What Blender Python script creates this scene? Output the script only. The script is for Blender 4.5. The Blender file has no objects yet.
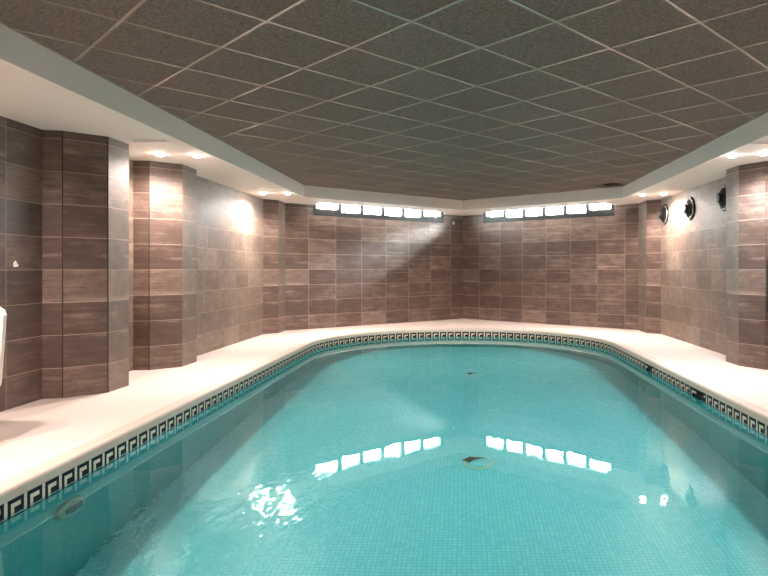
import bpy, bmesh, math, random
from mathutils import Vector, Matrix
random.seed(7)
sc = bpy.context.scene
COL = sc.collection
PI = math.pi

# ---------------------------------------------------------------- measures (metres; z = 0 is the pool deck)
EYE, FPX, CX, CY = 1.183, 613.0, 462.0, 269.0
SOFFIT, CEIL = 2.45, 2.663
WATER = -0.155
POOL_DEPTH = 1.50
NEAR, FARW = -3.0, 0.0
HALF, END_Y, END_R, POOL_Y0 = 2.46, 9.85, 2.40, 0.75
CORNER = (0.02, 14.62)
BL0, BR1 = (-3.40, 11.75), (3.42, 11.88)

# ---------------------------------------------------------------- helpers
def link(o, parent=None):
    COL.objects.link(o)
    if parent is not None:
        o.parent = parent
    return o

def tag(o, label=None, cat=None, group=None, kind=None):
    if label: o['label'] = label
    if cat: o['category'] = cat
    if group: o['group'] = group
    if kind: o['kind'] = kind
    return o

def empty(name, loc=(0, 0, 0), rz=0.0, label=None, cat=None, group=None, kind=None):
    o = bpy.data.objects.new(name, None)
    o.location = loc
    o.rotation_euler = (0, 0, rz)
    o.empty_display_size = 0.1
    link(o)
    return tag(o, label, cat, group, kind)

def obj(name, bm, mats, parent=None, smooth=False, loc=None, rot=None, keep=False):
    me = bpy.data.meshes.new(name)
    if not keep:
        bmesh.ops.recalc_face_normals(bm, faces=bm.faces[:])
    bm.to_mesh(me)
    bm.free()
    for m in (mats if isinstance(mats, (list, tuple)) else [mats]):
        me.materials.append(m)
    if smooth:
        for p in me.polygons:
            p.use_smooth = True
    o = bpy.data.objects.new(name, me)
    if loc: o.location = loc
    if rot: o.rotation_euler = rot
    return link(o, parent)

def box(bm, x0, x1, y0, y1, z0, z1, mi=0, bev=0.0):
    vs = [bm.verts.new(p) for p in ((x0,y0,z0),(x1,y0,z0),(x1,y1,z0),(x0,y1,z0),(x0,y0,z1),(x1,y0,z1),(x1,y1,z1),(x0,y1,z1))]
    fs = []
    for q in ((0,3,2,1),(4,5,6,7),(0,1,5,4),(1,2,6,5),(2,3,7,6),(3,0,4,7)):
        f = bm.faces.new([vs[i] for i in q]); f.material_index = mi; fs.append(f)
    if bev > 0:
        es = list({e for f in fs for e in f.edges})
        bmesh.ops.bevel(bm, geom=es, offset=bev, segments=2, affect='EDGES', profile=0.6)
    return vs

def obox(bm, o, u, v, w, a, b, c, mi=0):
    """box in an own frame: origin o, axes u v w, ranges a b c"""
    o, u, v, w = Vector(o), Vector(u), Vector(v), Vector(w)
    P = lambda i, j, k: bm.verts.new(o + u*a[i] + v*b[j] + w*c[k])
    vs = [P(0,0,0),P(1,0,0),P(1,1,0),P(0,1,0),P(0,0,1),P(1,0,1),P(1,1,1),P(0,1,1)]
    for q in ((0,3,2,1),(4,5,6,7),(0,1,5,4),(1,2,6,5),(2,3,7,6),(3,0,4,7)):
        f = bm.faces.new([vs[i] for i in q]); f.material_index = mi
    return vs

def lathe(bm, prof, n=32, mi=0, close=True):
    """prof: (r, z) from one end to the other; axis z"""
    rings = []
    for r, z in prof:
        if r < 1e-6:
            rings.append([bm.verts.new((0, 0, z))])
        else:
            rings.append([bm.verts.new((r*math.cos(2*PI*i/n), r*math.sin(2*PI*i/n), z)) for i in range(n)])
    for a, b in zip(rings, rings[1:]):
        for i in range(n):
            j = (i+1) % n
            if len(a) == 1 and len(b) == 1: continue
            if len(a) == 1: q = [a[0], b[i], b[j]]
            elif len(b) == 1: q = [a[i], a[j], b[0]]
            else: q = [a[i], a[j], b[j], b[i]]
            f = bm.faces.new(q); f.material_index = mi
    return bm

def tri_fill(bm, loops, z, flip=False):
    es = []
    rings = []
    for lp in loops:
        vs = [bm.verts.new((p[0], p[1], z)) for p in lp]
        rings.append(vs)
        for i in range(len(vs)):
            es.append(bm.edges.new((vs[i], vs[(i+1) % len(vs)])))
    bmesh.ops.triangle_fill(bm, edges=es, use_beauty=True, use_dissolve=False)
    return rings

def prism(bm, loops, z0, z1):
    a = tri_fill(bm, loops, z0)
    b = tri_fill(bm, loops, z1)
    for ra, rb in zip(a, b):
        n = len(ra)
        for i in range(n):
            j = (i+1) % n
            bm.faces.new((ra[i], ra[j], rb[j], rb[i]))

# ---------------------------------------------------------------- materials
class NT:
    def __init__(s, name):
        s.m = bpy.data.materials.new(name); s.m.use_nodes = True
        s.t = s.m.node_tree; s.n = s.t.nodes; s.n.clear()
        s.out = s.n.new('ShaderNodeOutputMaterial')
    def add(s, typ, **kw):
        nd = s.n.new(typ)
        for k, v in kw.items():
            if k == 'inp':
                for a, b in v.items():
                    if hasattr(b, 'is_linked') or hasattr(b, 'links'):
                        s.t.links.new(b, nd.inputs[a])
                    else:
                        nd.inputs[a].default_value = b
            else:
                setattr(nd, k, v)
        return nd
    def math(s, op, a, b=None, c=None):
        nd = s.n.new('ShaderNodeMath'); nd.operation = op
        for i, v in enumerate((a, b, c)):
            if v is None: continue
            if isinstance(v, (int, float)): nd.inputs[i].default_value = v
            else: s.t.links.new(v, nd.inputs[i])
        return nd.outputs[0]
    def mix(s, fac, a, b, blend='MIX'):
        nd = s.n.new('ShaderNodeMix'); nd.data_type = 'RGBA'; nd.blend_type = blend
        for i, v in ((0, fac), (6, a), (7, b)):
            if isinstance(v, (int, float)): nd.inputs[i].default_value = v
            elif isinstance(v, tuple): nd.inputs[i].default_value = (*v, 1) if len(v) == 3 else v
            else: s.t.links.new(v, nd.inputs[i])
        return nd.outputs[2]
    def xyz(s, x, y, z=0.0):
        nd = s.n.new('ShaderNodeCombineXYZ')
        for i, v in enumerate((x, y, z)):
            if isinstance(v, (int, float)): nd.inputs[i].default_value = v
            else: s.t.links.new(v, nd.inputs[i])
        return nd.outputs[0]
    def link(s, a, b): s.t.links.new(a, b)
    def surf(s, sh): s.t.links.new(sh, s.out.inputs['Surface']); return s.m
    def bsdf(s, color, rough=0.5, metal=0.0, spec=0.5, normal=None, **kw):
        p = s.n.new('ShaderNodeBsdfPrincipled')
        for k, v in (('Base Color', color), ('Roughness', rough), ('Metallic', metal), ('Specular IOR Level', spec)):
            if isinstance(v, tuple): p.inputs[k].default_value = (*v, 1)
            elif isinstance(v, (int, float)): p.inputs[k].default_value = v
            else: s.t.links.new(v, p.inputs[k])
        if normal is not None: s.t.links.new(normal, p.inputs['Normal'])
        return p.outputs[0]

def lin(r, g, b):
    f = lambda c: (c/255/12.92) if c/255 <= 0.04045 else ((c/255+0.055)/1.055)**2.4
    return (f(r), f(g), f(b))

def plain(name, color, rough=0.5, metal=0.0, spec=0.5, noise=0.05, scale=30):
    t = NT(name)
    tc = t.add('ShaderNodeTexCoord')
    nz = t.add('ShaderNodeTexNoise', inp={'Vector': tc.outputs['Object'], 'Scale': scale, 'Detail': 3.0})
    k = t.math('MULTIPLY_ADD', nz.outputs[0], noise*2, 1-noise)
    c = t.mix(1.0, color, t.xyz(k, k, k), 'MULTIPLY')
    return t.surf(t.bsdf(c, rough, metal, spec))

def tile_mat(name, dark, mid, light, mortar, streak=(2.0, 34.0), mott=0.5, random_bond=False, rough=0.38):
    """30 x 60 cm porcelain tile; UV is metres along the wall and height"""
    t = NT(name)
    uv = t.add('ShaderNodeUVMap').outputs[0]
    s = t.add('ShaderNodeSeparateXYZ', inp={0: uv})
    u, v = s.outputs[0], s.outputs[1]
    vv = t.math('DIVIDE', t.math('SUBTRACT', v, 0.275-0.3), 0.3)
    row = t.math('FLOOR', vv)
    uu = t.math('DIVIDE', u, 0.6)
    if random_bond:
        rw = t.add('ShaderNodeTexWhiteNoise', noise_dimensions='1D', inp={'W': row})
        uu = t.math('ADD', uu, t.math('MULTIPLY', t.math('FLOOR', t.math('MULTIPLY', rw.outputs[0], 3.99)), 0.25))
    cell = t.math('FLOOR', uu)
    fu, fv = t.math('FRACT', uu), t.math('FRACT', vv)
    du = t.math('MULTIPLY', t.math('MINIMUM', fu, t.math('SUBTRACT', 1.0, fu)), 0.6)
    dv = t.math('MULTIPLY', t.math('MINIMUM', fv, t.math('SUBTRACT', 1.0, fv)), 0.3)
    joint = t.math('LESS_THAN', t.math('MINIMUM', du, dv), 0.0022)
    wn = t.add('ShaderNodeTexWhiteNoise', noise_dimensions='2D', inp={'Vector': t.xyz(cell, row)})
    sw = t.add('ShaderNodeSeparateColor', inp={0: wn.outputs['Color']})
    # wood-like streaks, different in each tile
    off = t.math('MULTIPLY', sw.outputs[0], 40.0)
    n1 = t.add('ShaderNodeTexNoise', inp={'Vector': t.xyz(t.math('MULTIPLY_ADD', u, streak[0], off), t.math('MULTIPLY_ADD', v, streak[1], off), off), 'Scale': 1.0, 'Detail': 5.0, 'Roughness': 0.65})
    n2 = t.add('ShaderNodeTexNoise', inp={'Vector': t.xyz(t.math('MULTIPLY_ADD', u, 4.0, off), t.math('MULTIPLY', v, 7.0), off), 'Scale': 1.0, 'Detail': 4.0, 'Roughness': 0.6})
    f = t.math('ADD', t.math('MULTIPLY', n1.outputs[0], 1-mott), t.math('MULTIPLY', n2.outputs[0], mott))
    n3 = t.add('ShaderNodeTexNoise', inp={'Vector': t.xyz(t.math('MULTIPLY_ADD', u, 34.0, off), t.math('MULTIPLY', v, 150.0), off), 'Scale': 1.0, 'Detail': 3.0, 'Roughness': 0.7})
    f = t.math('ADD', f, t.math('MULTIPLY', t.math('SUBTRACT', n3.outputs[0], 0.5), 0.35))
    n4 = t.add('ShaderNodeTexNoise', inp={'Vector': t.xyz(t.math('MULTIPLY_ADD', u, 1.1, off), t.math('MULTIPLY_ADD', v, 13.0, off), 3.7), 'Scale': 1.0, 'Detail': 2.0})
    worn = t.math('MULTIPLY', t.math('MAXIMUM', t.math('SUBTRACT', n4.outputs[0], 0.60), 0.0), t.math('MULTIPLY', n3.outputs[0], 3.2))
    f = t.math('ADD', f, worn)
    f = t.math('ADD', f, t.math('MULTIPLY', t.math('SUBTRACT', sw.outputs[1], 0.5), 0.26))
    r = t.add('ShaderNodeValToRGB', inp={0: f})
    cr = r.color_ramp
    cr.elements[0].position = 0.16; cr.elements[0].color = (*dark, 1)
    cr.elements[1].position = 0.86; cr.elements[1].color = (*light, 1)
    e = cr.elements.new(0.50); e.color = (*mid, 1)
    c = t.mix(joint, r.outputs[0], mortar)
    hgt = t.math('SUBTRACT', t.math('MULTIPLY', f, 0.3), joint)
    bp = t.add('ShaderNodeBump', inp={'Height': hgt, 'Strength': 0.25, 'Distance': 0.002})
    rg = t.math('ADD', t.math('MULTIPLY', f, 0.25), rough-0.1)
    return t.surf(t.bsdf(c, rg, 0.0, 0.5, bp.outputs[0]))

M = {}
M['brown'] = tile_mat('brown_streaked_tile', lin(58,46,40), lin(97,79,71), lin(150,129,117), lin(176,156,142))
M['grey'] = tile_mat('greige_cement_tile', lin(88,75,66), lin(122,106,94), lin(160,141,126), lin(172,152,134), streak=(9.0, 9.0), mott=0.6, random_bond=True, rough=0.48)
M['white'] = plain('white_paint', lin(252,240,232), 0.7, noise=0.02)
M['deck'] = None
t = NT('cream_deck_coating')
tc = t.add('ShaderNodeTexCoord')
n1 = t.add('ShaderNodeTexNoise', inp={'Vector': tc.outputs['Object'], 'Scale': 1.3, 'Detail': 5.0, 'Roughness': 0.6})
n2 = t.add('ShaderNodeTexNoise', inp={'Vector': tc.outputs['Object'], 'Scale': 160.0, 'Detail': 2.0})
c = t.mix(t.math('MULTIPLY', n1.outputs[0], 0.7), lin(220,205,197), lin(208,191,181))
c = t.mix(t.math('MULTIPLY', n2.outputs[0], 0.12), c, lin(190,170,150))
bp = t.add('ShaderNodeBump', inp={'Height': n2.outputs[0], 'Strength': 0.2, 'Distance': 0.001})
M['deck'] = t.surf(t.bsdf(c, 0.75, 0, 0.3, bp.outputs[0]))
M['lip'] = plain('cream_coping_stone', lin(192,178,164), 0.6, noise=0.08, scale=12)

def ceiling_tile_mat():
    t = NT('brown_mineral_ceiling_panel')
    tc = t.add('ShaderNodeTexCoord')
    a = t.add('ShaderNodeTexNoise', inp={'Vector': tc.outputs['Object'], 'Scale': 70.0, 'Detail': 5.0, 'Roughness': 0.85})
    b = t.add('ShaderNodeTexNoise', inp={'Vector': tc.outputs['Object'], 'Scale': 0.8, 'Detail': 2.0})
    uv = t.add('ShaderNodeUVMap').outputs[0]
    w = t.add('ShaderNodeTexWhiteNoise', noise_dimensions='2D', inp={'Vector': t.add('ShaderNodeVectorMath', operation='FLOOR', inp={0: uv}).outputs[0]})
    r = t.add('ShaderNodeValToRGB', inp={0: a.outputs[0]})
    r.color_ramp.elements[0].position = 0.34; r.color_ramp.elements[0].color = (*lin(78,68,61), 1)
    r.color_ramp.elements[1].position = 0.66; r.color_ramp.elements[1].color = (*lin(156,138,128), 1)
    k = t.math('MULTIPLY_ADD', w.outputs[0], 0.12, 0.92)
    c = t.mix(1.0, r.outputs[0], t.xyz(k, k, k), 'MULTIPLY')
    return t.surf(t.bsdf(c, 0.8, 0, 0.25))
M['ceiling'] = ceiling_tile_mat()
M['tbar'] = plain('satin_ceiling_bar', lin(190,178,164), 0.25, 0.3, 0.6, noise=0.03)
M['plenum'] = plain('dark_plenum', lin(7,6,6), 0.9)
M['frame'] = plain('dark_bronze_frame', lin(15,20,20), 0.4, 0.0)
M['black'] = plain('black_gloss_plastic', lin(7,7,9), 0.3)
M['blackmatt'] = plain('black_matt_metal', lin(10,10,10), 0.5, 0.0)
M['greyrim'] = plain('silver_rim', lin(190,186,182), 0.25, 0.7)
M['plastic'] = plain('white_plastic', lin(238,228,220), 0.35)
M['vent'] = plain('bright_white_vent', lin(255,250,246), 0.5, noise=0.0)
M['poolring'] = plain('dulled_ring', lin(150,180,168), 0.4)
M['rubber'] = plain('grey_rubber', lin(70,70,70), 0.7)
M['lampring'] = plain('white_lamp_ring', lin(235,228,220), 0.35)
M['lens_grey'] = plain('grey_lens', lin(86,112,122), 0.25)
M['drain'] = plain('pale_drain_plastic', lin(190,205,170), 0.5)
M['leafd'] = plain('dark_wet_leaf', lin(52,46,20), 0.6, noise=0.3)
M['green'] = plain('shrub_leaf', lin(96,130,70), 0.6, noise=0.3)

def emit(name, color, s):
    t = NT(name)
    e = t.add('ShaderNodeEmission', inp={'Color': (*color, 1), 'Strength': s})
    return t.surf(e.outputs[0])
M['lampwarm'] = emit('warm_lamp_glow', (1.0, 0.88, 0.78), 55.0)
M['lampcool'] = emit('cool_lamp_glow', (0.82, 0.92, 1.0), 50.0)

# key band: per-face colours with 25 mm mosaic joints
def mosaic(name, base, var, size, joint, jw, rough=0.25, use_uv=False, spec=0.5):
    t = NT(name)
    if use_uv: co = t.add('ShaderNodeUVMap').outputs[0]
    else: co = t.add('ShaderNodeTexCoord').outputs['Object']
    s = t.add('ShaderNodeSeparateXYZ', inp={0: co})
    u, v = t.math('DIVIDE', s.outputs[0], size), t.math('DIVIDE', s.outputs[1], size)
    fu, fv = t.math('FRACT', u), t.math('FRACT', v)
    d = t.math('MINIMUM', t.math('MINIMUM', fu, t.math('SUBTRACT', 1.0, fu)), t.math('MINIMUM', fv, t.math('SUBTRACT', 1.0, fv)))
    j = t.math('LESS_THAN', d, jw)
    w = t.add('ShaderNodeTexWhiteNoise', noise_dimensions='2D', inp={'Vector': t.xyz(t.math('FLOOR', u), t.math('FLOOR', v))})
    n = t.add('ShaderNodeTexNoise', inp={'Vector': t.xyz(t.math('MULTIPLY', u, 0.35), t.math('MULTIPLY', v, 0.06)), 'Scale': 1.0, 'Detail': 3.0})
    c = t.mix(t.math('MULTIPLY_ADD', n.outputs[0], 0.5, t.math('MULTIPLY', w.outputs[0], 0.5)), base, var)
    c = t.mix(j, c, joint)
    return t.surf(t.bsdf(c, rough, 0, spec))
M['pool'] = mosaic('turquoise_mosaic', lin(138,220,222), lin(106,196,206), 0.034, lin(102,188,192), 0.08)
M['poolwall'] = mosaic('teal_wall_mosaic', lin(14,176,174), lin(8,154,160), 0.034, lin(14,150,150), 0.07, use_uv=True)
M['key_dark'] = mosaic('navy_key_mosaic', lin(7,10,24), lin(12,17,36), 0.025, lin(40,38,44), 0.04, rough=0.6, spec=0.15, use_uv=True)
M['key_light'] = mosaic('cream_key_mosaic', lin(216,203,180), lin(200,190,170), 0.025, lin(180,168,150), 0.05, use_uv=True)

def water_mat():
    t = NT('pool_water')
    tc = t.add('ShaderNodeTexCoord')
    mp = t.add('ShaderNodeMapping', inp={'Vector': tc.outputs['Object'], 'Scale': (1.0, 0.7, 1.0)})
    a = t.add('ShaderNodeTexNoise', inp={'Vector': mp.outputs[0], 'Scale': 5.0, 'Detail': 2.0, 'Roughness': 0.5})
    b = t.add('ShaderNodeTexNoise', inp={'Vector': mp.outputs[0], 'Scale': 0.9, 'Detail': 1.0})
    k = t.math('MULTIPLY_ADD', b.outputs[0], 1.6, -0.5)
    dj = t.add('ShaderNodeVectorMath', operation='DISTANCE', inp={0: tc.outputs['Object'], 1: (-1.35, 3.35, WATER)})
    jet = t.add('ShaderNodeMapRange', interpolation_type='SMOOTHSTEP', inp={0: dj.outputs['Value'], 1: 1.0, 2: 0.2, 3: 0.0, 4: 1.0})
    c = t.add('ShaderNodeTexNoise', inp={'Vector': mp.outputs[0], 'Scale': 17.0, 'Detail': 2.0})
    h = t.math('ADD', t.math('MULTIPLY', a.outputs[0], t.math('MAXIMUM', k, 0.2)), t.math('MULTIPLY', c.outputs[0], t.math('MULTIPLY', jet.outputs[0], 1.7)))
    bp = t.add('ShaderNodeBump', inp={'Height': h, 'Strength': 1.0, 'Distance': WAVE})
    g = t.add('ShaderNodeBsdfGlass', inp={'Color': (0.80, 0.985, 0.98, 1), 'Roughness': 0.0, 'IOR': 1.333, 'Normal': bp.outputs[0]})
    return t.surf(g.outputs[0])
WAVE = 0.0022
M['water'] = water_mat()

def pane_mat():
    t = NT('clear_window_glass')
    back = t.add('ShaderNodeNewGeometry').outputs['Backfacing']
    fr = t.add('ShaderNodeFresnel', inp={'IOR': t.math('MULTIPLY_ADD', back, 1/1.45-1.45, 1.45)})   # same on both faces
    a = t.add('ShaderNodeBsdfTransparent', inp={'Color': (0.95, 0.98, 0.97, 1)})
    b = t.add('ShaderNodeBsdfGlossy', inp={'Color': (1, 1, 1, 1), 'Roughness': 0.02})
    m = t.add('ShaderNodeMixShader', inp={0: fr.outputs[0], 1: a.outputs[0], 2: b.outputs[0]})
    return t.surf(m.outputs[0])
M['glass'] = pane_mat()

# ---------------------------------------------------------------- walls
def wall_prism(bm, plan, z0, z1, mats=None, u0=0.0, uvs=None):
    """plan: counter list of (x, y, mat_of_the_side_starting_here); UV metres along the plan"""
    uvl = bm.loops.layers.uv.verify()
    n = len(plan)
    lo = [bm.verts.new((p[0], p[1], z0)) for p in plan]
    hi = [bm.verts.new((p[0], p[1], z1)) for p in plan]
    u = u0
    for i in range(n):
        j = (i+1) % n
        L = (Vector(plan[j][:2]) - Vector(plan[i][:2])).length
        f = bm.faces.new((lo[i], lo[j], hi[j], hi[i]))
        f.material_index = plan[i][2] if len(plan[i]) > 2 else 0
        us = plan[i][3] if len(plan[i]) > 3 else u
        for lp, (a, b) in zip(f.loops, ((us, z0), (us+L, z0), (us+L, z1), (us, z1))):
            lp[uvl].uv = (a, b)
        u += L
    for vs in (lo[::-1], hi):
        f = bm.faces.new(vs)
        for lp in f.loops: lp[uvl].uv = (lp.vert.co.x, lp.vert.co.y)
M['greyplain'] = tile_mat('greige_pillar_tile', lin(84,72,63), lin(116,101,90), lin(156,138,123), lin(172,152,134), streak=(9.0, 9.0), mott=0.6, rough=0.48)
M['groove'] = plain('dark_corner_joint', lin(44,34,30), 0.6)
TM = [M['brown'], M['grey'], M['groove'], M['greyplain']]
OUT = 4.05
bm = bmesh.new()
wall_prism(bm, [(-OUT, -3.0), (-3.82, -3.0, 0, 0.265), (-3.82, 5.58), (-OUT, 5.58)], 0, SOFFIT)
wall_prism(bm, [(-OUT, 6.22), (-3.84, 6.22, 1, 0.1), (-3.84, 7.16), (-OUT, 7.16)], 0, SOFFIT)
wall_prism(bm, [(-OUT, 8.03), (-3.60, 8.03, 1, 0.25), (-3.60, 11.10), (-OUT, 11.10)], 0, SOFFIT)
tag(obj('wall_left', bm, TM), 'brown and greige tiled left wall between the pillars', 'wall', kind='structure')
bm = bmesh.new()
wall_prism(bm, [(OUT, -3.0), (OUT, 5.58), (3.85, 5.58, 0, 0.0), (3.85, -3.0)], 0, SOFFIT)
wall_prism(bm, [(OUT, 6.22), (OUT, 7.18), (3.85, 7.18, 1, 0.1), (3.85, 6.22)], 0, SOFFIT)
wall_prism(bm, [(OUT, 8.05), (OUT, 11.16), (3.62, 11.16, 1, 0.28), (3.62, 8.05)], 0, SOFFIT)
tag(obj('wall_right', bm, TM), 'greige tiled right wall carrying three black round fixtures', 'wall', kind='structure')
bm = bmesh.new()
wall_prism(bm, [(-OUT, -3.2), (OUT, -3.2), (OUT, -3.0), (-OUT, -3.0)], 0, SOFFIT)
tag(obj('wall_front', bm, TM), 'brown tiled wall behind the camera', 'wall', kind='structure')

PILLARS = [
 ('left', [(-OUT,5.58),(-3.82,5.58,0,0.42),(-3.664,5.614,2),(-3.656,5.619,0,0.05),(-3.396,5.868,2),(-3.389,5.877,3,0.1),(-3.38,6.22,3,0.08),(-OUT,6.22)], 'tiled pillar on the left nearest the camera'),
 ('left', [(-OUT,7.16),(-3.84,7.16,0,0.1),(-3.665,7.17,2),(-3.656,7.174,0,0.12),(-3.385,7.42,3,0.12),(-3.385,7.82,0,0.1),(-3.60,8.03),(-OUT,8.03)], 'brightly lit tiled pillar in the middle of the left wall'),
 ('left', [(-OUT,11.10),(-3.60,11.10,0,0.15),(-3.39,11.33,3,0.1),(-3.39,11.75),(-OUT,11.75)], 'tiled pillar at the far end of the left wall'),
 ('right', [(OUT,11.88),(3.42,11.88,3,0.1),(3.41,11.33,0,0.2),(3.62,11.16),(OUT,11.16)], 'tiled pillar at the far end of the right wall'),
 ('right', [(OUT,8.05),(3.62,8.05,0,0.1),(3.37,7.82,3,0.12),(3.385,7.50,0,0.17),(3.56,7.20,0,0.02),(3.85,7.18),(OUT,7.18)], 'tiled pillar on the right nearest the camera'),
 ('right', [(OUT,6.22),(3.85,6.22,3,0.1),(3.39,6.22,3,0.1),(3.39,5.875,0,0.1),(3.66,5.615,0,0.1),(3.85,5.58),(OUT,5.58)], 'tiled pillar on the right beside the camera'),
]
for side, plan, lab in PILLARS:
    bm = bmesh.new()
    wall_prism(bm, plan, 0, SOFFIT)
    tag(obj('pillar', bm, TM), lab, 'pillar', kind='structure')

def frame_of(a, b):
    a, b = Vector((*a, 0)), Vector((*b, 0))
    e = (b-a).normalized()
    n = Vector((-e.y, e.x, 0))          # outward for a wall run left to right
    return a, e, n, (b-a).length

TH = 0.28
WSILL, WTOP = 2.245, 2.64
WIN = {'left': (0.585, 3.89), 'right': (0.60, 3.87)}
FR = {'left': frame_of(BL0, CORNER), 'right': frame_of(CORNER, BR1)}
JO = {'left': 0.105, 'right': 0.11}    # tile joint phase
def back_wall(side):
    o, e, n, L = FR[side]
    bm = bmesh.new()
    w0, w1 = WIN[side]
    for l0, l1, zt in ((0, w0, SOFFIT), (w0, w1, WSILL), (w1, L, SOFFIT)):
        p = [o+e*l0, o+e*l1]
        q = [p[1]+n*TH, p[0]+n*TH]
        if side == 'left' and l1 == L: q[0] = Vector((CORNER[0], CORNER[1]+TH/e.x, 0))
        if side == 'right' and l0 == 0: q[1] = Vector((CORNER[0], CORNER[1]+TH/e.x, 0))
        plan = [(p[0].x, p[0].y, 0, l0+JO[side]), (p[1].x, p[1].y), (q[0].x, q[0].y), (q[1].x, q[1].y)]
        wall_prism(bm, plan, 0, zt)
    tag(obj('wall_back_'+side, bm, TM), 'brown streaked tile back wall on the %s under its strip window' % side, 'wall', kind='structure')
back_wall('left'); back_wall('right')

# ---------------------------------------------------------------- strip windows
def window(num, side, end_frame):
    o, e, n, L = FR[side]
    w0, w1 = WIN[side]
    root = empty('window_%d' % num, o+e*((w0+w1)/2)+Vector((0, 0, WSILL)), 0.0,
                 'strip window of six panes high on the back %s wall' % side, 'window', kind='structure')
    inv = root.location
    a = o - inv
    up = Vector((0, 0, 1))
    d0, d1 = 0.01, 0.08
    W = w1-w0
    st = 0.085                                # stile at both ends
    bm = bmesh.new()
    obox(bm, a, e, n, up, (w0, w1), (d0, d1), (WSILL, WSILL+0.10))
    obox(bm, a, e, n, up, (w0, w1), (d0, d1), (WTOP-0.03, WTOP))
    obox(bm, a, e, n, up, (w0, w0+st), (d0, d1), (WSILL+0.10, WTOP-0.03))
    obox(bm, a, e, n, up, (w1-st, w1), (d0, d1), (WSILL+0.10, WTOP-0.03))
    obj('window_frame', bm, M['frame'], root)
    k = (W-2*st)/6
    for i in range(6):
        l0, l1 = w0+st+i*k, w0+st+(i+1)*k
        if i:
            bm = bmesh.new()
            obox(bm, a, e, n, up, (l0-0.04, l0+0.04), (d0, d1), (WSILL+0.10, WTOP-0.03))
            obj('mullion', bm, M['frame'], root)
        zb = WSILL+0.10
        if i in (0, 5):
            bm = bmesh.new()
            zt = zb+0.045
            obox(bm, a, e, n, up, (l0+(0.04 if i else 0), l1-(0.04 if i < 5 else 0)), (d0, d1-0.02), (zb, zt))
            sr = obj('sash_rail', bm, M['frame'], root)
            bm = bmesh.new()
            obox(bm, a, e, n, up, (l0+0.12, l0+0.18), (d0-0.015, d0), (zb+0.012, zb+0.03))
            obox(bm, a, e, n, up, (l1-0.20, l1-0.14), (d0-0.015, d0), (zb+0.012, zb+0.03))
            tag(obj('handle', bm, M['greyrim'], sr), 'pale sash handles')
            zb = zt
        bm = bmesh.new()
        obox(bm, a, e, n, up, (l0+(0.04 if i else 0), l1-(0.04 if i < 5 else 0)), (0.042, 0.048), (zb, WTOP-0.03))
        obj('pane', bm, M['glass'], root)
window(1, 'left', 0); window(2, 'right', 0)

# ---------------------------------------------------------------- ceiling, soffit, fascia
FAS = [(-2.78, -2.2), (2.89, -2.2), (2.89, 10.97), (0.02, 13.20), (-2.78, 10.80)]
def off_pt(side, l, d):
    o, e, n, L = FR[side]
    p = o+e*l+n*d
    return (p.x, p.y)
ND = -0.46
outer = [(-OUT, -3.2), (OUT, -3.2), (OUT, 11.88)]
tip = (CORNER[0], CORNER[1]+TH/FR['left'][1].x)
# run along the outside of the back walls, dipping in at each window for the light recess
for side, ls in (('right', WIN['right'][::-1]), ('left', WIN['left'][::-1])):
    L = FR[side][3]
    if side == 'right': outer.append(off_pt('right', L, TH))
    a0, a1 = (ls[0]+0.02, ls[1]-0.01)
    b0, b1 = (a0, a1+0.37) if side == 'right' else (a0-0.37, a1)
    outer += [off_pt(side, a0, TH), off_pt(side, a0, 0.0), off_pt(side, b0, ND), off_pt(side, b1, ND), off_pt(side, a1, 0.0), off_pt(side, a1, TH)]
    if side == 'right': outer.append(tip)
outer += [off_pt('left', 0, TH), (-OUT, 11.75)]
bm = bmesh.new()
prism(bm, [outer, FAS], SOFFIT, CEIL)
for side in ('left', 'right'):
    o, e, n, L = FR[side]
    obox(bm, o, e, n, (0, 0, 1), (WIN[side][0]-0.02, WIN[side][1]+0.02), (ND, TH), (WTOP, CEIL))
tag(obj('ceiling_soffit', bm, M['white']), 'white lowered soffit band around the dark ceiling', 'soffit', kind='structure')

HOLE = [(2.29, 10.84), (2.60, 11.14), (2.84, 10.955), (2.86, 10.63), (2.58, 10.55)]
GTH = math.radians(45.4)
GX, GY, GS = -1.1676, 3.658, 0.612
d1 = Vector((math.cos(GTH), math.sin(GTH))); d2 = Vector((d1.y, -d1.x))
bm = bmesh.new()
prism(bm, [[(-OUT, -3.2), (OUT, -3.2), (OUT, 11.88), off_pt('right', FR['right'][3], TH), tip, off_pt('left', 0, TH), (-OUT, 11.75)], HOLE], CEIL, CEIL+0.05)
uvl = bm.loops.layers.uv.verify()
for f in bm.faces:
    for lp in f.loops:
        p = Vector((lp.vert.co.x-GX, lp.vert.co.y-GY))
        lp[uvl].uv = (p.dot(d1)/GS, p.dot(d2)/GS)
ceil = tag(obj('ceiling', bm, M['ceiling']), 'dark brown speckled suspended ceiling laid diagonally', 'ceiling', kind='structure')
# the open corner panel: dark void and the panel pushed up inside it
bm = bmesh.new()
cxh = sum(p[0] for p in HOLE)/5; cyh = sum(p[1] for p in HOLE)/5
big = [(cxh+(p[0]-cxh)*1.25, cyh+(p[1]-cyh)*1.25) for p in HOLE]
prism(bm, [big], CEIL+0.30, CEIL+0.32)
lo = [bm.verts.new((p[0], p[1], CEIL+0.05)) for p in big]; hi = [bm.verts.new((p[0], p[1], CEIL+0.30)) for p in big]
for i in range(5):
    bm.faces.new((lo[i], lo[(i+1) % 5], hi[(i+1) % 5], hi[i]))
obj('plenum', bm, M['plenum'], ceil)

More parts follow.
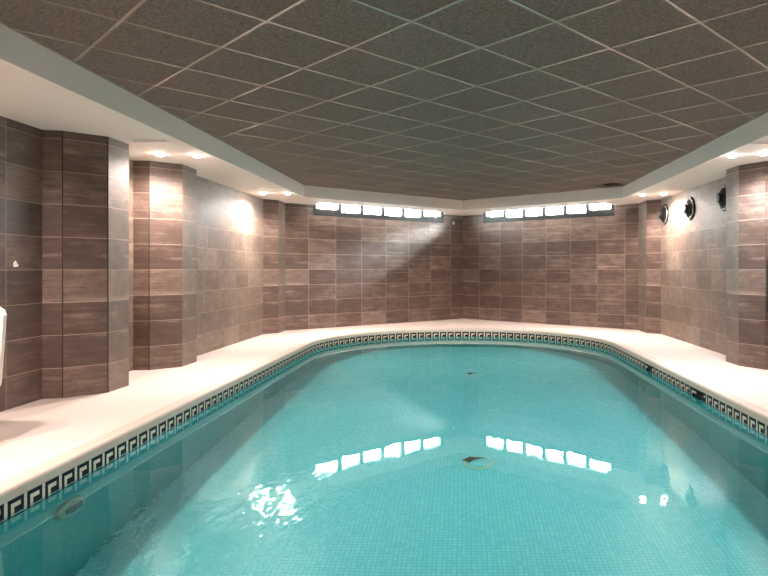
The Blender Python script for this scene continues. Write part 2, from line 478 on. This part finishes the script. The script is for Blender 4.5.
def clip_line(p, d, poly):
    t0, t1 = -1e9, 1e9
    n = len(poly)
    for i in range(n):
        a, b = Vector(poly[i]), Vector(poly[(i+1) % n])
        e = b-a
        nn = Vector((-e.y, e.x))            # inside for counter-clockwise
        den = nn.dot(d); num = nn.dot(a-p)
        if abs(den) < 1e-9:
            if num > 0: return None
            continue
        tt = num/den
        if den > 0: t0 = max(t0, tt)
        else: t1 = min(t1, tt)
    return (t0, t1) if t1-t0 > 0.03 else None
bm = bmesh.new()
for da, db, dz in ((d1, d2, 0.004), (d2, d1, 0.0035)):
    for k in range(-40, 40):
        p = Vector((GX, GY)) + db*(GS*k)
        r = clip_line(p, da, FAS)
        if not r: continue
        a, b = p+da*r[0], p+da*r[1]
        # the bar stops at the open panel
        obox(bm, (a.x, a.y, CEIL-dz), (da.x, da.y, 0), (db.x, db.y, 0), (0, 0, 1), (0, (b-a).length), (-0.010, 0.010), (0, dz))
n = len(FAS)
for i in range(n):                           # edge angle along the fascia
    a, b = Vector((*FAS[i], 0)), Vector((*FAS[(i+1) % n], 0))
    e = (b-a).normalized(); m = Vector((-e.y, e.x, 0))
    obox(bm, (a.x, a.y, CEIL-0.004), e, m, (0, 0, 1), (0, (b-a).length), (0, 0.018), (0, 0.003))
tag(obj('ceiling_grid', bm, M['tbar']), 'satin metal grid of the suspended ceiling', 'ceiling grid', kind='structure')

# ---------------------------------------------------------------- pool outline
def outline(off=0.0):
    """closed, clockwise seen from above: up the left side, round the far end, down the right side. off > 0 is away from the water"""
    pts = []
    h = HALF+off; r = END_R+off
    n = 56
    y0 = POOL_Y0-off; rc = 0.5
    for i in range(9):
        a = PI*1.5 - PI/2*i/8
        pts.append((-h+rc+rc*math.cos(a), y0+rc+rc*math.sin(a)))
    for i in range(1, 40):
        pts.append((-h, y0+rc+(END_Y-y0-rc)*i/40))
    for i in range(n+1):
        a = PI-PI*i/n
        pts.append((h*math.cos(a), END_Y+r*math.sin(a)))
    for i in range(1, 40):
        pts.append((h, END_Y+(y0+rc-END_Y)*i/40))
    for i in range(9):
        a = 0 - PI/2*i/8
        pts.append((h-rc+rc*math.cos(a), y0+rc+rc*math.sin(a)))
    return pts

def resample(pts, step_target, mult):
    P = [Vector(p) for p in pts]
    L = [0.0]
    for i in range(len(P)):
        L.append(L[-1]+(P[(i+1) % len(P)]-P[i]).length)
    tot = L[-1]
    n = round(tot/step_target/mult)*mult
    out = []; j = 0
    for k in range(n):
        s = tot*k/n
        while L[j+1] < s: j += 1
        a, b = P[j], P[(j+1) % len(P)]
        out.append(a.lerp(b, (s-L[j])/max(1e-9, L[j+1]-L[j])))
    return out, tot

# floor (deck) with the pool opening
bm = bmesh.new()
room = [(-OUT, -3.2), (OUT, -3.2), (OUT, 11.88), off_pt('right', FR['right'][3], TH), tip, off_pt('left', 0, TH), (-OUT, 11.75)]
prism(bm, [room, outline(0.10)], -0.10, 0.0)
tag(obj('floor', bm, M['deck']), 'cream textured pool deck', 'floor', kind='structure')

pool = empty('swimming_pool', (0, 6.0, 0), 0, 'indoor swimming pool with round far end, turquoise mosaic and greek key border', 'pool')
def sweep(bm, prof, pts_of, uv=False):
    rings = []
    for d, z in prof:
        rings.append([bm.verts.new((p[0], p[1]-6.0, z)) for p in pts_of(d)])
    for a, b in zip(rings, rings[1:]):
        n = len(a)
        for i in range(n):
            bm.faces.new((a[i], a[(i+1) % n], b[(i+1) % n], b[i]))
bm = bmesh.new()
sweep(bm, [(0.098, -0.10), (0.098, 0.0015), (0.012, 0.0015), (0.0, -0.002), (-0.009, -0.010), (-0.014, -0.022), (-0.014, -0.062), (-0.010, -0.071), (-0.002, -0.076), (0.03, -0.076), (0.098, -0.10)], outline)
obj('coping', bm, M['lip'], pool, smooth=False)

KEY = ["BBBBBW",
       "BWWWBW",
       "BWBBBW",
       "BWBBBW",
       "BWWWWW",
       "BBBBBB"]
ring, tot = resample(outline(0.0), 0.025, 6)
bm = bmesh.new()
uvl = bm.loops.layers.uv.verify()
nC = len(ring)
GAP = [(8.10, 0.13), (6.42, 0.16)]           # skimmer mouths on the right side: centre y, half width
def in_gap(x, y): return x > 2.3 and any(abs(y-c) < w for c, w in GAP)
lev = [[bm.verts.new((p.x, p.y-6.0, -0.076-0.025*r+(0.008 if r == 0 else 0))) for p in ring] for r in range(7)]
for i in range(nC):
    j = (i+1) % nC
    mid = (ring[i]+ring[j])/2
    for r in range(6):
        if in_gap(mid.x, mid.y) and r < 5: continue
        f = bm.faces.new((lev[r][j], lev[r][i], lev[r+1][i], lev[r+1][j]))
        f.material_index = 0 if KEY[r][i % 6] == 'B' else 1
        for lp, (a, b) in zip(f.loops, ((1, 1), (0, 1), (0, 0), (1, 0))):
            lp[uvl].uv = ((i+a)*0.025, (6-r-1+b)*0.025)
obj('key_border', bm, [M['key_dark'], M['key_light']], pool, keep=True)
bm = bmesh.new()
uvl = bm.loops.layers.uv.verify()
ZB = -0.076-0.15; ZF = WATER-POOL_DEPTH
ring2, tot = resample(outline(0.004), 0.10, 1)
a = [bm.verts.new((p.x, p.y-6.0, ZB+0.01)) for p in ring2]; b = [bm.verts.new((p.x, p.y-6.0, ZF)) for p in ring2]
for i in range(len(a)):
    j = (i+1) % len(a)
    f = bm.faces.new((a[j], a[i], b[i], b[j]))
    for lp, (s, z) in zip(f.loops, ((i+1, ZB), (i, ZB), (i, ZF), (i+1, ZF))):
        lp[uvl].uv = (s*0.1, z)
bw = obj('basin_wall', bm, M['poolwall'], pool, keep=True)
bm = bmesh.new()
tri_fill(bm, [[(p[0], p[1]-6.0) for p in outline(0.05)]], ZF)
for f in bm.faces:
    if f.normal.z < 0: f.normal_flip()
bf = obj('basin_floor', bm, M['pool'], pool, keep=True)

bm = bmesh.new()
rings = tri_fill(bm, [outline(0.015)], WATER)
for f in bm.faces:
    f.normal_update()
    if f.normal.z < 0: f.normal_flip()
water = tag(obj('water', bm, M['water'], smooth=True, keep=True), 'clear still turquoise pool water', 'water', kind='stuff')

# where a picture point meets the pool floor or wall, through the water
def under(px, py, depth=None, wallx=None):
    kx, kd = (px-CX)/FPX, (py-CY)/FPX
    nrm = math.hypot(kx, 1)
    th = math.atan2(nrm, kd)
    r = math.asin(math.sin(th)/1.333)
    R0 = (EYE-WATER)*math.tan(th)
    if wallx is not None:
        R = abs(wallx)*nrm/abs(kx)
        return (wallx, R/nrm, WATER-(R-R0)/math.tan(r))
    R = R0+depth*math.tan(r)
    return (R*kx/nrm, R/nrm, WATER-depth)

# skimmers
for k, (cy, hw) in enumerate(GAP):
    lab = ['dark skimmer mouth in the right key border, the farther one', 'dark skimmer mouth in the right key border, the nearer and wider one'][k]
    root = empty('pool_skimmer', (HALF, cy, -0.14), 0, lab, 'skimmer', 'skimmer openings in the pool border')
    bm = bmesh.new()
    h0, h1 = -0.06, 0.063
    box(bm, 0.001, 0.22, -hw, -hw+0.012, h0, h1); box(bm, 0.001, 0.22, hw-0.012, hw, h0, h1)
    box(bm, 0.001, 0.22, -hw+0.012, hw-0.012, h1-0.012, h1); box(bm, 0.001, 0.22, -hw+0.012, hw-0.012, h0, h0+0.012)
    box(bm, 0.20, 0.22, -hw+0.012, hw-0.012, h0+0.012, h1-0.012)
    hy = hw+0.022
    box(bm, -0.006, -0.001, -hy, -hw+0.012, h0-0.022, h1+0.002); box(bm, -0.006, -0.001, hw-0.012, hy, h0-0.022, h1+0.002)
    box(bm, -0.006, -0.001, -hw+0.012, hw-0.012, h1-0.014, h1+0.002); box(bm, -0.006, -0.001, -hw+0.012, hw-0.012, h0-0.022, h0+0.012)
    obj('housing', bm, M['blackmatt'], root)
    bm = bmesh.new()
    box(bm, -0.009, -0.0065, hw-0.055, hw-0.03, h0, h1-0.025); box(bm, -0.009, -0.0065, 0.0, hw-0.056, h1-0.05, h1-0.025)
    obj('face_strip', bm, M['key_light'], root)
    bm = bmesh.new()
    obox(bm, (0.03, 0, 0), (1, 0, 0), (0, 1, 0), (0.25, 0, 1), (0, 0.01), (-hw+0.02, hw-0.02), (-0.048, 0.012))
    obj('weir_flap', bm, M['black'], root)

# underwater light on the left wall
p = under(70, 507, wallx=-HALF)
root = empty('underwater_light', p, 0, 'round underwater light with white ring below the left key border', 'pool light')
bm = bmesh.new(); lathe(bm, [(0.0, 0.0), (0.135, 0.0), (0.135, 0.012), (0.125, 0.022), (0.085, 0.026), (0.08, 0.02), (0.0, 0.02)], 36)
obj('ring', bm, M['poolring'], root, rot=(0, PI/2, 0))
bm = bmesh.new(); lathe(bm, [(0.08, 0.0205), (0.07, 0.032), (0.04, 0.04), (0.0, 0.043)], 32)
obj('lens', bm, M['lens_grey'], root, True, rot=(0, PI/2, 0))

# floor drains with debris
for k, (px, py, lab, lab2) in enumerate(((478, 463, 'pale round drain on the pool floor, nearer one', 'dark leaf debris on the nearer pool drain'),
                                         (475, 374.5, 'pale round drain on the pool floor, far one', 'dark leaf debris on the far pool drain'))):
    p = under(px, py, POOL_DEPTH)
    root = empty('pool_drain', (p[0], p[1], ZF), 0, lab, 'drain', 'drains on the pool floor')
    bm = bmesh.new(); lathe(bm, [(0.0, 0.001), (0.14, 0.001), (0.14, 0.012), (0.125, 0.018), (0.12, 0.012), (0.0, 0.012)], 36)
    obj('rim', bm, M['drain'], root)
    bm = bmesh.new(); lathe(bm, [(0.118, 0.0125), (0.10, 0.022), (0.0, 0.028)], 32)
    obj('cover', bm, M['pool'], root)
    bm = bmesh.new()
    sil = [(-0.19, -0.02), (-0.10, -0.045), (-0.06, -0.13), (-0.03, -0.05), (0.02, 0.0), (0.17, 0.06), (0.18, 0.075), (0.0, 0.07), (-0.06, 0.10), (-0.09, 0.05)]
    c0 = bm.verts.new((-0.06, 0.045, 0.052))
    vs = [bm.verts.new((x*0.62-0.03, y*0.75+0.03, 0.034+0.01*random.random())) for x, y in sil]
    vb = [bm.verts.new((v.co.x, v.co.y, v.co.z-0.003)) for v in vs]
    for i in range(len(vs)):
        j = (i+1) % len(vs)
        bm.faces.new((c0, vs[i], vs[j])); bm.faces.new((vs[i], vb[i], vb[j], vs[j]))
    bm.faces.new(vb[::-1])
    tag(obj('leaf', bm, M['leafd'], loc=(p[0]-0.01, p[1]+0.02, ZF)), lab2, 'leaf', 'leaves on the pool drains')

# ---------------------------------------------------------------- downlights
LAMP_W = 1.0
def downlight(x, y, label, cool=False, beam=48.0, aim=None):
    tilt = 0 if abs(x) > 3.1 else math.copysign(28, -x)
    root = empty('downlight', (x, y, SOFFIT), 0, label, 'ceiling light', 'recessed downlights in the soffit')
    bm = bmesh.new(); lathe(bm, [(0.044, -0.001), (0.056, -0.001), (0.058, -0.004), (0.054, -0.008), (0.046, -0.006), (0.044, -0.001)], 32)
    obj('trim_ring', bm, M['lampring'], root, True)
    bm = bmesh.new(); lathe(bm, [(0.0455, -0.004), (0.043, -0.014), (0.032, -0.022), (0.016, -0.026), (0.0, -0.027)], 28)
    obj('lens', bm, M['lampcool' if cool else 'lampwarm'], root, True)
    colr = (0.85, 0.93, 1.0) if cool else (1.0, 0.845, 0.775)
    for nm, ang, bl, pw, rad in (('beam', 74 if tilt == 0 else 86, 0.9, beam if tilt == 0 else beam*2.6, 0.03), ('flood', 172, 0.5, FLOOD*(0.62 if tilt == 0 else 1.38), 0.04)):
        ld = bpy.data.lights.new(nm, 'SPOT')
        ld.spot_size = math.radians(ang); ld.spot_blend = bl
        ld.energy = pw*LAMP_W; ld.color = colr; ld.shadow_soft_size = rad
        ld.cycles.is_caustics_light = True
        lo = bpy.data.objects.new(nm, ld); lo.location = (0, 0, -0.085)
        if nm == 'beam': 
            d = Vector((aim[0]-x, aim[1]-y, aim[2]-SOFFIT)) if aim else None
            if tilt == 0: d = Vector((0, 0, -1))
            elif not aim: d = Vector((-math.copysign(math.sin(math.radians(38)), x), 0, -math.cos(math.radians(38))))
            lo.rotation_euler = d.to_track_quat('-Z', 'Y').to_euler()
        link(lo, root)
FLOOD = 44.0
BEAM = 34.0
LIGHTS = [(-3.32, 6.74, 'outer downlight of the left soffit pair before the middle pillar', 0),
          (-2.95, 6.83, 'inner downlight of the left soffit pair, nearer the dark ceiling', 0),
          (-3.31, 10.2, 'outer downlight of the far left soffit pair, over the bright wall', 0),
          (-2.90, 10.2, 'inner downlight of the far left soffit pair, by the soffit corner', 0),
          (3.06, 10.4, 'inner downlight of the far right soffit pair, by the soffit corner', 0),
          (3.39, 10.3, 'outer downlight of the far right soffit pair, over the bright wall', 0),
          (3.01, 6.83, 'cool white inner downlight of the right soffit pair', 1),
          (3.29, 6.69, 'outer downlight of the right soffit pair near the right pillar', 0)]
for x, y, lab, cool in LIGHTS:
    far_inner = 2.8 < abs(x) < 3.1 and y > 9
    downlight(x, y, lab, cool, 62.0 if far_inner else (BEAM if y > 9 else 20.0 if abs(x) > 3.1 else 34.0), (math.copysign(1.2, x), 11.2, 0.0) if far_inner else None)
for y in (3.3, -0.3):  # unseen pairs carrying on the visible rows, added as fill for the foreground
    for x, w in ((-3.31, 'outer left'), (-2.95, 'inner left'), (3.01, 'inner right'), (3.31, 'outer right')):
        downlight(x, y, '%s downlight of the soffit %s the camera, unseen, added as fill' % (w, 'beside' if y > 1 else 'behind'), beam=24.0)

# white slot vents in the soffit
for x, y, rz, lab in ((-3.07, 6.02, 0, 'white slot vent in the left soffit by the near pillar'), (3.07, 6.12, 0, 'white slot vent in the right soffit by the near pillar'),
                      (-3.10, 11.80, FR['left'][1].xy.angle_signed(Vector((1, 0))), 'white slot vent in the far left soffit corner'),
                      (3.12, 11.90, FR['right'][1].xy.angle_signed(Vector((1, 0))), 'white slot vent in the far right soffit corner')):
    root = empty('soffit_vent', (x, y, SOFFIT), rz, lab, 'vent', 'slot vents in the soffit')
    bm = bmesh.new()
    hx, hy = 0.19, 0.055
    box(bm, -hx, hx, -hy, -hy+0.014, -0.010, -0.0005); box(bm, -hx, hx, hy-0.014, hy, -0.010, -0.0005)
    box(bm, -hx, -hx+0.014, -hy+0.014, hy-0.014, -0.010, -0.0005); box(bm, hx-0.014, hx, -hy+0.014, hy-0.014, -0.010, -0.0005)
    obj('frame', bm, M['vent'], root)
    for i in range(4):
        bm = bmesh.new()
        yy = -hy+0.022+i*0.0205
        obox(bm, (0, yy, -0.008), (1, 0, 0), (0, 1, 0.25), (0, 0, 1), (-hx+0.015, hx-0.015), (0, 0.014), (0, 0.002))
        obj('slat', bm, M['vent'], root)

# ---------------------------------------------------------------- black round fixtures on the right wall
for k, (y, z, lab) in enumerate(((10.92, 2.155, 'black conical round wall fixture farthest along the right wall'),
                                 (9.70, 2.14, 'black conical round wall fixture in the middle of the three'),
                                 (8.43, 2.16, 'black conical round wall fixture half hidden by the near right pillar'))):
    root = empty('wall_speaker', (3.62, y, z), 0, lab, 'speaker', 'black round fixtures on the right wall')
    R = (0, -PI/2, 0)
    bm = bmesh.new(); lathe(bm, [(0.0, 0.001), (0.185, 0.001), (0.185, 0.012), (0.175, 0.02), (0.165, 0.016), (0.0, 0.016)], 40)
    obj('back_plate', bm, M['black'], root, rot=R)
    bm = bmesh.new(); lathe(bm, [(0.163, 0.0165), (0.163, 0.028), (0.150, 0.032), (0.150, 0.0165)], 40)
    obj('rim', bm, M['greyrim'], root, True, rot=R)
    bm = bmesh.new(); lathe(bm, [(0.149, 0.017), (0.149, 0.03), (0.12, 0.055), (0.088, 0.075), (0.07, 0.08), (0.0, 0.08)], 40)
    cone = obj('cone', bm, M['black'], root, rot=R)
    bm = bmesh.new(); lathe(bm, [(0.069, 0.0805), (0.069, 0.10), (0.06, 0.108), (0.03, 0.112), (0.0, 0.112)], 36)
    obj('cap', bm, M['blackmatt'], cone)

# ---------------------------------------------------------------- louvred grille at the right edge
root = empty('wall_grille', (3.702, 7.185, 0.98), 0, 'black louvred grille on the near right pillar at picture edge', 'grille')
bm = bmesh.new()
hx, hz = 0.135, 0.31
box(bm, -hx, hx, -0.05, -0.005, -hz, -hz+0.02); box(bm, -hx, hx, -0.05, -0.005, hz-0.02, hz)
box(bm, -hx, -hx+0.018, -0.05, -0.005, -hz+0.02, hz-0.02); box(bm, hx-0.018, hx, -0.05, -0.005, -hz+0.02, hz-0.02)
obj('frame', bm, M['blackmatt'], root)
for i in range(19):
    bm = bmesh.new()
    obox(bm, (0, -0.045, -hz+0.03+i*0.0295), (1, 0, 0), (0, 1, 0.6), (0, 0, 1), (-hx+0.019, hx-0.019), (0, 0.03), (0, 0.004))
    obj('slat', bm, M['blackmatt'], root)

# ---------------------------------------------------------------- white plastic chair at the left edge
root = empty('plastic_chair', (-3.335, 4.09, 0), 0, 'white plastic chair at the left edge, its rounded backrest showing', 'chair')
def rounded(w, z0, z1, rad, cut, n=8):
    P = []
    for cx_, cz_, a0 in ((w-rad, z0+rad, -PI/2), ):
        P += [(cx_+rad*math.cos(a0+PI/2*i/n), cz_+rad*math.sin(a0+PI/2*i/n)) for i in range(n+1)]
    P += [(w, z1-cut), (w-cut*0.4, z1-cut*0.4), (w-cut*1.3, z1)]
    P += [(-x, z) for x, z in P[::-1]]
    return P
bm = bmesh.new()
P = rounded(0.24, 0.382, 0.93, 0.045, 0.06)
fr_ = [bm.verts.new((x, 0.0+0.05*(1-(x/0.24)**2)+0.10*(z-0.38), z)) for x, z in P]
bk_ = [bm.verts.new((v.co.x, v.co.y+0.03, v.co.z)) for v in fr_]
bm.faces.new(fr_); bm.faces.new(bk_[::-1])
for i in range(len(P)):
    j = (i+1) % len(P); bm.faces.new((fr_[i], bk_[i], bk_[j], fr_[j]))
obj('backrest', bm, M['plastic'], root)
bm = bmesh.new(); box(bm, -0.22, 0.22, -0.44, -0.004, 0.40, 0.435, bev=0.012)
obj('seat', bm, M['plastic'], root)
for sx in (-1, 1):
    for sy, y in ((0, -0.40), (1, -0.06)):
        bm = bmesh.new()
        obox(bm, (sx*0.18, y, 0.0), (1, 0, 0), (0, 1, 0), (-sx*0.03/0.4, 0, 1), (-0.018, 0.018), (-0.018, 0.018), (0, 0.40))
        obj('leg', bm, M['plastic'], root)

# ---------------------------------------------------------------- small wall fittings
root = empty('wall_hook', (-3.82, 5.24, 1.225), 0, 'small white hook on the dark left wall', 'hook')
bm = bmesh.new()
pl = [(-0.02, -0.025), (0.02, -0.025), (0.02, 0.008), (0.0, 0.028), (-0.02, 0.008)]
v0 = [bm.verts.new((0.0005, a, b)) for a, b in pl]; v1 = [bm.verts.new((0.008, a*0.9, b*0.9)) for a, b in pl]
bm.faces.new(v0); bm.faces.new(v1)
for i in range(5): bm.faces.new((v0[i], v0[(i+1) % 5], v1[(i+1) % 5], v1[i]))
obj('plate', bm, M['plastic'], root)
bm = bmesh.new(); box(bm, 0.008, 0.026, -0.005, 0.005, -0.02, -0.012); box(bm, 0.02, 0.026, -0.005, 0.005, -0.012, 0.0)
obj('prong', bm, M['plastic'], root)
o, e, n, L = FR['left']
p = o+e*4.165+Vector((0, 0, 2.265))
root = empty('alarm_sensor', p, math.atan2(e.y, e.x), 'small white sensor on the back left wall near the corner', 'sensor')
bm = bmesh.new(); box(bm, -0.022, 0.022, -0.03, -0.001, -0.035, 0.035, bev=0.008)
obj('body', bm, M['plastic'], root)
bm = bmesh.new(); box(bm, -0.014, 0.014, -0.034, -0.0302, -0.02, 0.008)
obj('lens', bm, M['lampring'], root)

# ---------------------------------------------------------------- shrubs outside the two window ends by the corner
for side, l, lab in (('left', 3.45, 'green shrub outside the back left strip window'), ('right', 0.95, 'green shrub outside the back right strip window')):
    o, e, n, L = FR[side]
    c = o+e*l+n*0.75
    root = empty('shrub', (c.x, c.y, 1.75), 0, lab, 'shrub')
    bm = bmesh.new()
    for i in range(260):
        a = random.uniform(0, 2*PI); r = 0.34*math.sqrt(random.random()); z = random.uniform(0.1, 0.66)
        p = Vector((r*math.cos(a), r*math.sin(a), z*(1.0-0.5*r)))
        ax = Vector((random.gauss(0, 1), random.gauss(0, 1), random.gauss(0.4, 0.6))).normalized()
        bx = ax.orthogonal().normalized()*0.022
        f = bm.faces.new([bm.verts.new(q) for q in (p, p+ax*0.035+bx, p+ax*0.09, p+ax*0.035-bx)])
    obj('foliage', bm, M['green'], root, keep=True)
    bm = bmesh.new()
    for i in range(7):
        a = 2*PI*i/7
        obox(bm, (0, 0, 0), (1, 0, 0), (0, 1, 0), (0.35*math.cos(a), 0.35*math.sin(a), 1), (-0.006, 0.006), (-0.006, 0.006), (0, 0.5))
    obj('stem', bm, M['leafd'], root)

# ---------------------------------------------------------------- daylight
w = bpy.data.worlds.new('World'); sc.world = w; w.use_nodes = True
bg = w.node_tree.nodes['Background']
bg.inputs[0].default_value = (0.90, 0.96, 1.0, 1); bg.inputs[1].default_value = 24.0
for side in ('left', 'right'):
    o, e, n, L = FR[side]
    w0, w1 = WIN[side]
    ld = bpy.data.lights.new('window_portal', 'AREA'); ld.shape = 'RECTANGLE'
    ld.size = w1-w0; ld.size_y = WTOP-WSILL
    ld.cycles.is_portal = True
    lo = bpy.data.objects.new('window_portal', ld)
    lo.location = o+e*((w0+w1)/2)+n*0.10+Vector((0, 0, (WTOP+WSILL)/2))
    lo.rotation_euler = (-n).to_track_quat('-Z', 'Y').to_euler()
    # keep the long side along the wall
    z = n; x = e; y = z.cross(x)
    lo.matrix_world = Matrix.Translation(lo.location) @ Matrix((x, y, z)).transposed().to_4x4()
    link(lo)
sun = bpy.data.lights.new('sun', 'SUN'); sun.energy = 11.0; sun.angle = math.radians(13); sun.color = (0.85, 0.92, 1.0)
so = bpy.data.objects.new('sun', sun)
so.rotation_euler = Vector((-1.626, -0.079, -0.484)).to_track_quat('-Z', 'Y').to_euler()
link(so)

# ---------------------------------------------------------------- camera, colour
cam = bpy.data.cameras.new('camera')
cam.sensor_width = 36.0; cam.sensor_fit = 'HORIZONTAL'
cam.lens = FPX/768*36.0
cam.shift_x = (384-CX)/768
cam.shift_y = (CY-288)/768
cam.clip_start = 0.05
co = bpy.data.objects.new('camera', cam)
co.location = (0, 0, EYE); co.rotation_euler = (PI/2, 0, 0)
link(co); sc.camera = co

water.cycles.is_caustics_caster = True
for o in [c for r in sc.objects if r.name.split('.')[0] in ('swimming_pool', 'pool_drain', 'underwater_light', 'leaf') for c in (list(r.children) or [r])]:
    o.cycles.is_caustics_receiver = True
cy = sc.cycles
cy.use_denoising = True
cy.caustics_reflective = False
cy.caustics_refractive = True
cy.max_bounces = 10; cy.diffuse_bounces = 5; cy.glossy_bounces = 4; cy.transmission_bounces = 6; cy.transparent_max_bounces = 8
cy.sample_clamp_indirect = 6.0
vs = sc.view_settings
vs.view_transform = 'Standard'; vs.look = 'None'; vs.gamma = 1.0; vs.use_curve_mapping = False
vs.exposure = 1.54
